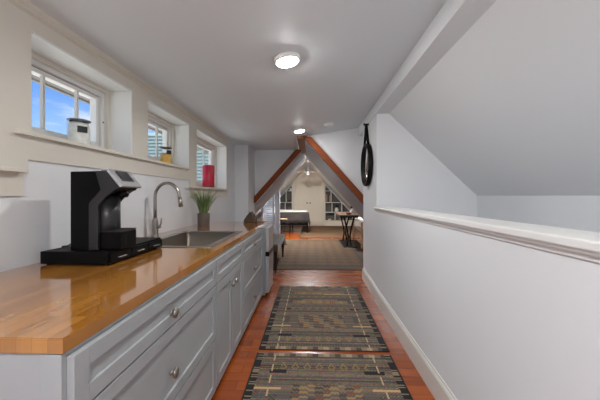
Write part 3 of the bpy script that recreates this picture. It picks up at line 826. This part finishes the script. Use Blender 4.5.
b = B(); box(b, bx0+.05, bx1-.05, by0+.55, by1-.03, .665, .74, .035); obj('comforter', b, M['sheet'], t)
for y in (10.05,):
    b = B(); box(b, bx0+.03, bx0+.45, by0+.62, by1-.1, .745, .86, .05); obj('pillow', b, M['sheet'], t)

t = thing('hidden_fill_lamp', 'added globe fill lamp on a slim stand hidden behind the partition', 'lamp', (-.985, 8.42, 0))  # invented lamp, tucked out of sight to light the far room slopes
b = B(); lathe(b, (-.985, 8.42, .0086), [(0, 0), (.1, 0), (.1, .012), (.012, .02), (.012, .70), (0, .70)], 20); obj('stand', b, M['blackmetal'], t)
b = B(); lathe(b, (-.985, 8.42, .706), [(0, 0), (.035, .012), (.05, .05), (.052, .08), (.045, .12), (.02, .15), (0, .155)], 24); obj('globe', b, M['fill_hidden'], t)
# closet
t = thing('closet', 'cream built-in closet with two tall panelled doors at the far end', 'closet', (-.1, 12.6, 0))
b = B(); box(b, -.80, .59, 12.46, 12.715, 0, 2.235); obj('cabinet_frame', b, M['slab'], t)
b = B(); box(b, -.83, .63, 12.42, 12.47, 2.235, 2.275, .008); obj('cornice', b, M['slab'], t)
def cdoor(x0, x1, kx):
    b = B(); y = 12.46
    box(b, x0, x1, y-.012, y, .06, 2.21)
    s = .11
    for (p, q, r, w) in ((x0, x0+s, .06, 2.21), (x1-s, x1, .06, 2.21), (x0+s, x1-s, .06, .24), (x0+s, x1-s, .88, 1.12), (x0+s, x1-s, 2.06, 2.21)):
        box(b, p, q, y-.07, y-.012, r, w, .004)
    for (r, w) in ((.24, .88), (1.12, 2.06)): box(b, x0+s+.06, x1-s-.06, y-.030, y-.012, r+.06, w-.06, .004)
    d = obj('door', b, M['slab'], t)
    b = B(); lathe(b, (kx, y-.07, .97), [(0, -.05), (.02, -.045), (.028, -.03), (.012, -.012), (.012, 0)], 16, 'y'); obj('knob', b, M['bronze'], d)
cdoor(-.775, -.103, -.165); cdoor(-.097, .575, -.035)

# bookcases under the slopes
def bookcase(s, label):
    x0 = .592 if s > 0 else -.802             # inner side
    sl = lambda z: -.11+s*((2.57-z)/1.06-.03)          # under-slope limit
    zin = lambda x: 2.57-1.06*(abs(x+.11)+.03)
    t = thing('built_in_bookcase', label, 'bookcase', (x0+s*.4, 12.6, 0), 'white bookcases flanking the closet')
    y0, y1, w = 12.40, 12.70, .022
    b = B(); xe = sl(.25)
    pts = [(x0, 0), (xe, 0), (xe, .24), (x0, zin(x0)-.02)]
    prism(b, pts, 'y', y1, y1+.012); obj('back_panel', b, M['shelfback'], t)
    for z in (.57, .99, 1.49):
        b = B(); box(b, x0, sl(z+w), y0, y1, z-w/2, z+w/2); obj('shelf', b, M['white'], t)
    b = B(); box(b, x0, sl(.22), y0-.01, y1, 0, .22); obj('plinth', b, M['slab'], t)
    b = B(); box(b, x0, x0+s*w, y0, y1, .22, zin(x0+s*w)-.01); 
    for (x, za, zb) in ((x0+s*.26, .99, 1.49), (x0+s*.30, .57, .99), (x0+s*.72, .57, .99), (x0+s*.43, .22, .57), (x0+s*.95, .22, .57)):
        zb = min(zb, zin(x+s*w)-.01)
        if zb > za+.05: box(b, x, x+s*w, y0, y1, za, zb)
    obj('divider', b, M['white'], t)
    b = B(); prism(b, [(sl(.22), .22), (sl(.22)-s*.03, .22), (x0, zin(x0)-.035), (x0, zin(x0))], 'y', y0-.01, y1); obj('sloped_trim', b, M['white'], t)
    return t
bookcase(1, 'white triangular bookcase right of the closet under the sloped ceiling')
bookcase(-1, 'white triangular bookcase left of the closet, partly behind the bed')
def small(name, cat, label, prof, x, y, z, m, seg=20):
    b = B(); lathe(b, (x, y, z), prof, seg); return tag(obj(name, b, m, None, (x, y, z)), label, cat)
# things on the shelves
cols = [M['book1'], M['book2'], M['book3'], M['book1']]
for k in range(4):
    b = B(); x = .635+k*.05; box(b, x, x+.042, 12.44, 12.60, 1.0015, 1.0015+(.36, .31, .34, .30)[k], .002)
    lb = ['tan book standing against the closet side on the right bookcase', 'short grey book beside the tan book on right bookcase', 'dark brown book third from the closet on right bookcase', 'tan book last of the upright row on right bookcase'][k]
    o = tag(obj('book', b, cols[k], None, (x, 12.5, 1.0015)), lb, 'book', 'books on the right bookcase')
vt = thing('vase_of_leaves', 'pale vase with dark leaves in the middle of right bookcase', 'vase', (1.10, 12.52, .5815))
b = B(); lathe(b, (1.10, 12.52, .5815), [(0, 0), (.05, 0), (.085, .05), (.08, .13), (.04, .18), (.045, .19), (0, .185)], 20); obj('vase', b, M['sheet'], vt)
b = B(); rnd = random.Random(4)
for k in range(26):
    a = rnd.random()*2*PI; h = rnd.uniform(.03, .16); rr = rnd.uniform(.02, .13)
    c = Vector((1.10+rr*math.cos(a), 12.52+.6*rr*math.sin(a), .5815+.19+h))
    tube(b, [(1.10, 12.52, .76), tuple(c*.6+Vector((1.10, 12.52, .80))*.4), tuple(c)], [.003, .014, .004], 6)
obj('leaves', b, M['leaf'], vt)
small('bowl', 'bowl', 'small white bowl low on the right bookcase near the closet', [(0, 0), (.03, 0), (.07, .06), (.065, .062), (0, .02)], .80, 12.5, .2205, M['sheet'])
small('round_vase', 'vase', 'small pinkish vase low on the right bookcase toward its outer end', [(0, 0), (.05, 0), (.07, .06), (.04, .12), (0, .12)], 1.28, 12.5, .2205, M['pink'])
small('round_vase', 'vase', 'small white pot on the top shelf of the left bookcase', [(0, 0), (.04, 0), (.055, .05), (.035, .11), (0, .11)], -.88, 12.5, 1.502, M['sheet'])
small('bowl', 'bowl', 'dark brown bowl on the middle shelf of the left bookcase', [(0, 0), (.04, 0), (.09, .1), (.08, .1), (0, .03)], -.93, 12.5, 1.002, M['book3'])
small('round_vase', 'vase', 'grey vase on lower shelf of the left bookcase above the bed', [(0, 0), (.06, 0), (.09, .1), (.04, .2), (0, .2)], -.93, 12.5, .582, M['book2'])
# mustard curtain
b = B(); pts = []
for k in range(13):
    x = -1.16+.14*k/12; pts.append((x, 9.30+.02*math.sin(k*1.6)))
for k in range(12, -1, -1):
    x = -1.16+.14*k/12; pts.append((x, 9.312+.02*math.sin(k*1.6)))
prism(b, pts, 'z', .02, 1.40)
tag(obj('curtain', b, M['mustard']), 'narrow mustard curtain hanging at the left side of the far room', 'curtain')

# pedestal table
t = thing('pedestal_table', 'wood-topped table on curved black metal pedestal, right side of far room', 'table', (.98, 7.8, .0083))
b = B(); box(b, .70, 1.165, 7.12, 8.4, .775, .805, .004); obj('tabletop', b, M['twood'], t)
b = B(); box(b, .715, 1.15, 7.115, 8.38, .74, .775); obj('apron', b, M['blackmetal'], t)
b = B(); box(b, .80, 1.12, 7.15, 8.36, .0087, .024, .003); obj('base_plate', b, M['blackmetal'], t)
for y in (7.3, 8.2):
    for s in (-1, 1):
        b = B(); cx = .95; P_ = []
        for k in range(13):
            q = k/12; z = .02+.725*q
            w = .022+.105*(abs(q-.33)/.67)**1.3 if q > .33 else .022+.03*((.33-q)/.33)**1.5
            P_.append((cx+s*w, z))
        outer = [(x+.018, z) for x, z in P_]; inner = [(x-.018, z) for x, z in P_][::-1]
        prism(b, outer+inner, 'y', y-.03, y+.03); obj('leg', b, M['blackmetal'], t)
t2 = thing('bottle', 'white bottle with black cap standing on the far table', 'bottle', (1.03, 7.35, .8055))
b = B(); lathe(b, (1.03, 7.35, .8055), [(0, 0), (.032, 0), (.034, .01), (.034, .11), (.014, .15), (.014, .16), (0, .16)], 20); obj('body', b, M['sheet'], t2)
b = B(); lathe(b, (1.03, 7.35, .9655), [(0, 0), (.034, 0), (.036, .01), (.03, .07), (.016, .09), (0, .09)], 20); obj('cap', b, M['gblack'], t2)
small('bowl', 'bowl', 'small red bowl on the far table beside the bottle', [(0, 0), (.04, 0), (.075, .05), (.07, .05), (0, .02)], .94, 7.32, .8055, M['red'])
# white desk behind it
t = thing('low_desk', 'white-topped low desk with light wood legs by the right slope', 'desk', (1.38, 7.6, 0))
b = B(); box(b, 1.19, 1.56, 6.98, 8.4, .63, .66, .003); obj('desktop', b, M['white'], t)
for x in (1.22, 1.53):
    for y in (7.02, 8.36):
        b = B(); box(b, x-.02, x+.02, y-.02, y+.02, .0086 if x < 1.3 else .0006, .63); obj('leg', b, M['lwood'], t)

# ------------------------------------------------------------------ outside
b = B(); box(b, -60, 40, -40, 80, -3.3, -3.2); struct('ground', b, M['ground'])
b = B(); box(b, -2.13, -1.75, -3, 10.5, 2.175, 2.30); box(b, -2.16, -2.13, -3, 10.5, 2.16, 2.32); struct('trim_10', b, M['soffit'])
t = thing('neighbouring_house', 'grey-green clapboard house wall seen through the second and third windows', 'house', (-4.3, 10.5, -3.2))
b = B(); box(b, -5.6, -2.3, 9.05, 13, -3.2, 3.25)
z = -3.2
while z < 3.2:
    prism(b, [(9.05, z), (8.995, z), (9.045, z+.108), (9.05, z+.108)], 'x', -5.6, -2.3); z += .108
obj('clapboard_wall', b, M['siding'], t)
b = B(); prism(b, [(-5.9, 3.15), (-2.0, 3.15), (-3.95, 4.6)], 'y', 12.6, 13.2); obj('roof', b, M['shingle'], t)
def tree(x, y, h, seed, label):
    t = thing('bare_tree', label, 'tree', (x, y, -3.2)); rnd = random.Random(seed)
    b = B()
    tube(b, [(x, y, -3.2), (x+.1, y, 0), (x, y+.1, h*.5)], [.25, .18, .12], 8); obj('trunk', b, M['bark'], t)
    b = B()
    def br(p, d, L, r, dep):
        q = p+d*L; tube(b, [tuple(p), tuple(p*.5+q*.5+Vector((rnd.uniform(-.1, .1),)*3)*L*.3), tuple(q)], [r, r*.8, r*.5], 5)
        if dep:
            for _ in range(3):
                nd = (d+Vector((rnd.uniform(-.7, .7), rnd.uniform(-.7, .7), rnd.uniform(-.1, .6)))).normalized(); br(q, nd, L*.68, r*.55, dep-1)
    for k in range(5):
        a = k*1.25; br(Vector((x, y, h*(.2+.07*k))), Vector((math.cos(a)*.7, math.sin(a)*.7, .9)).normalized(), h*.28, .09, 3)
    obj('branches', b, M['bark'], t)
tree(-19.5, 17.5, 4.2, 5, 'bare pale tree far outside, at bottom left of the nearest window')
tree(-17.0, 21.0, 4.0, 8, 'bare pale tree far outside, behind the glass jar')

# ------------------------------------------------------------------ sky
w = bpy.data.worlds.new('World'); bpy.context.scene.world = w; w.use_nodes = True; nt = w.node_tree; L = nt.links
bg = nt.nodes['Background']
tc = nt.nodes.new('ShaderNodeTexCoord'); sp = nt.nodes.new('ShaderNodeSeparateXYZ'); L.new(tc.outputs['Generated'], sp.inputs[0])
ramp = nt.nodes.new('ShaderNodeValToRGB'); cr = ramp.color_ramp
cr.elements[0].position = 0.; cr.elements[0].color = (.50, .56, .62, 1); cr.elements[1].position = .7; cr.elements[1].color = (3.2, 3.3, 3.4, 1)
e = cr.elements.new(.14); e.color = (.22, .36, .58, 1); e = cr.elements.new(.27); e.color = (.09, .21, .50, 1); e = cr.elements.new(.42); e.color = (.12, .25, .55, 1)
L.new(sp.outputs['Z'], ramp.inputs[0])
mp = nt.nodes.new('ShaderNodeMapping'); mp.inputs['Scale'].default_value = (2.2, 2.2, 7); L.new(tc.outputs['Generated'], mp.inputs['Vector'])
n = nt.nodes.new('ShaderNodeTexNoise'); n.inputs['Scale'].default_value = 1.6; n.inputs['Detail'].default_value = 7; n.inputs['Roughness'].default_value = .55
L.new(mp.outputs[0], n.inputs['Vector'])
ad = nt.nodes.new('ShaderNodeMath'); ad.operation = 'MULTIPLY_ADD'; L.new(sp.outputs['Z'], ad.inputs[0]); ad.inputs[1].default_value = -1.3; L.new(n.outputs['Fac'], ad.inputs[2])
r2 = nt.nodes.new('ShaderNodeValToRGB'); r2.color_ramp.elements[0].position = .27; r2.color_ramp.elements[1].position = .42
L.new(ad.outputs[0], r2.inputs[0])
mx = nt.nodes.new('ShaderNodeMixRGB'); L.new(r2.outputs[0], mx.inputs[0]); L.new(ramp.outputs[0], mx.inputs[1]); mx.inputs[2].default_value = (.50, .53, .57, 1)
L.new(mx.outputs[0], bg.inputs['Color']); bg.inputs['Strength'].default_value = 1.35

# ------------------------------------------------------------------ camera
cam = bpy.data.cameras.new('camera'); co = bpy.data.objects.new('camera', cam); C.objects.link(co)
cam.sensor_width = 36; cam.lens = 290*36/600; cam.clip_start = .02; cam.clip_end = 200
co.location = (0, 0, 1.27); co.rotation_euler = (PI/2, 0, math.atan(11/290))
cam.shift_y = -4/600
bpy.context.scene.camera = co
vs = bpy.context.scene.view_settings
vs.view_transform = 'Standard'; vs.look = 'None'; vs.gamma = 1; vs.use_curve_mapping = False; vs.exposure = 0.6
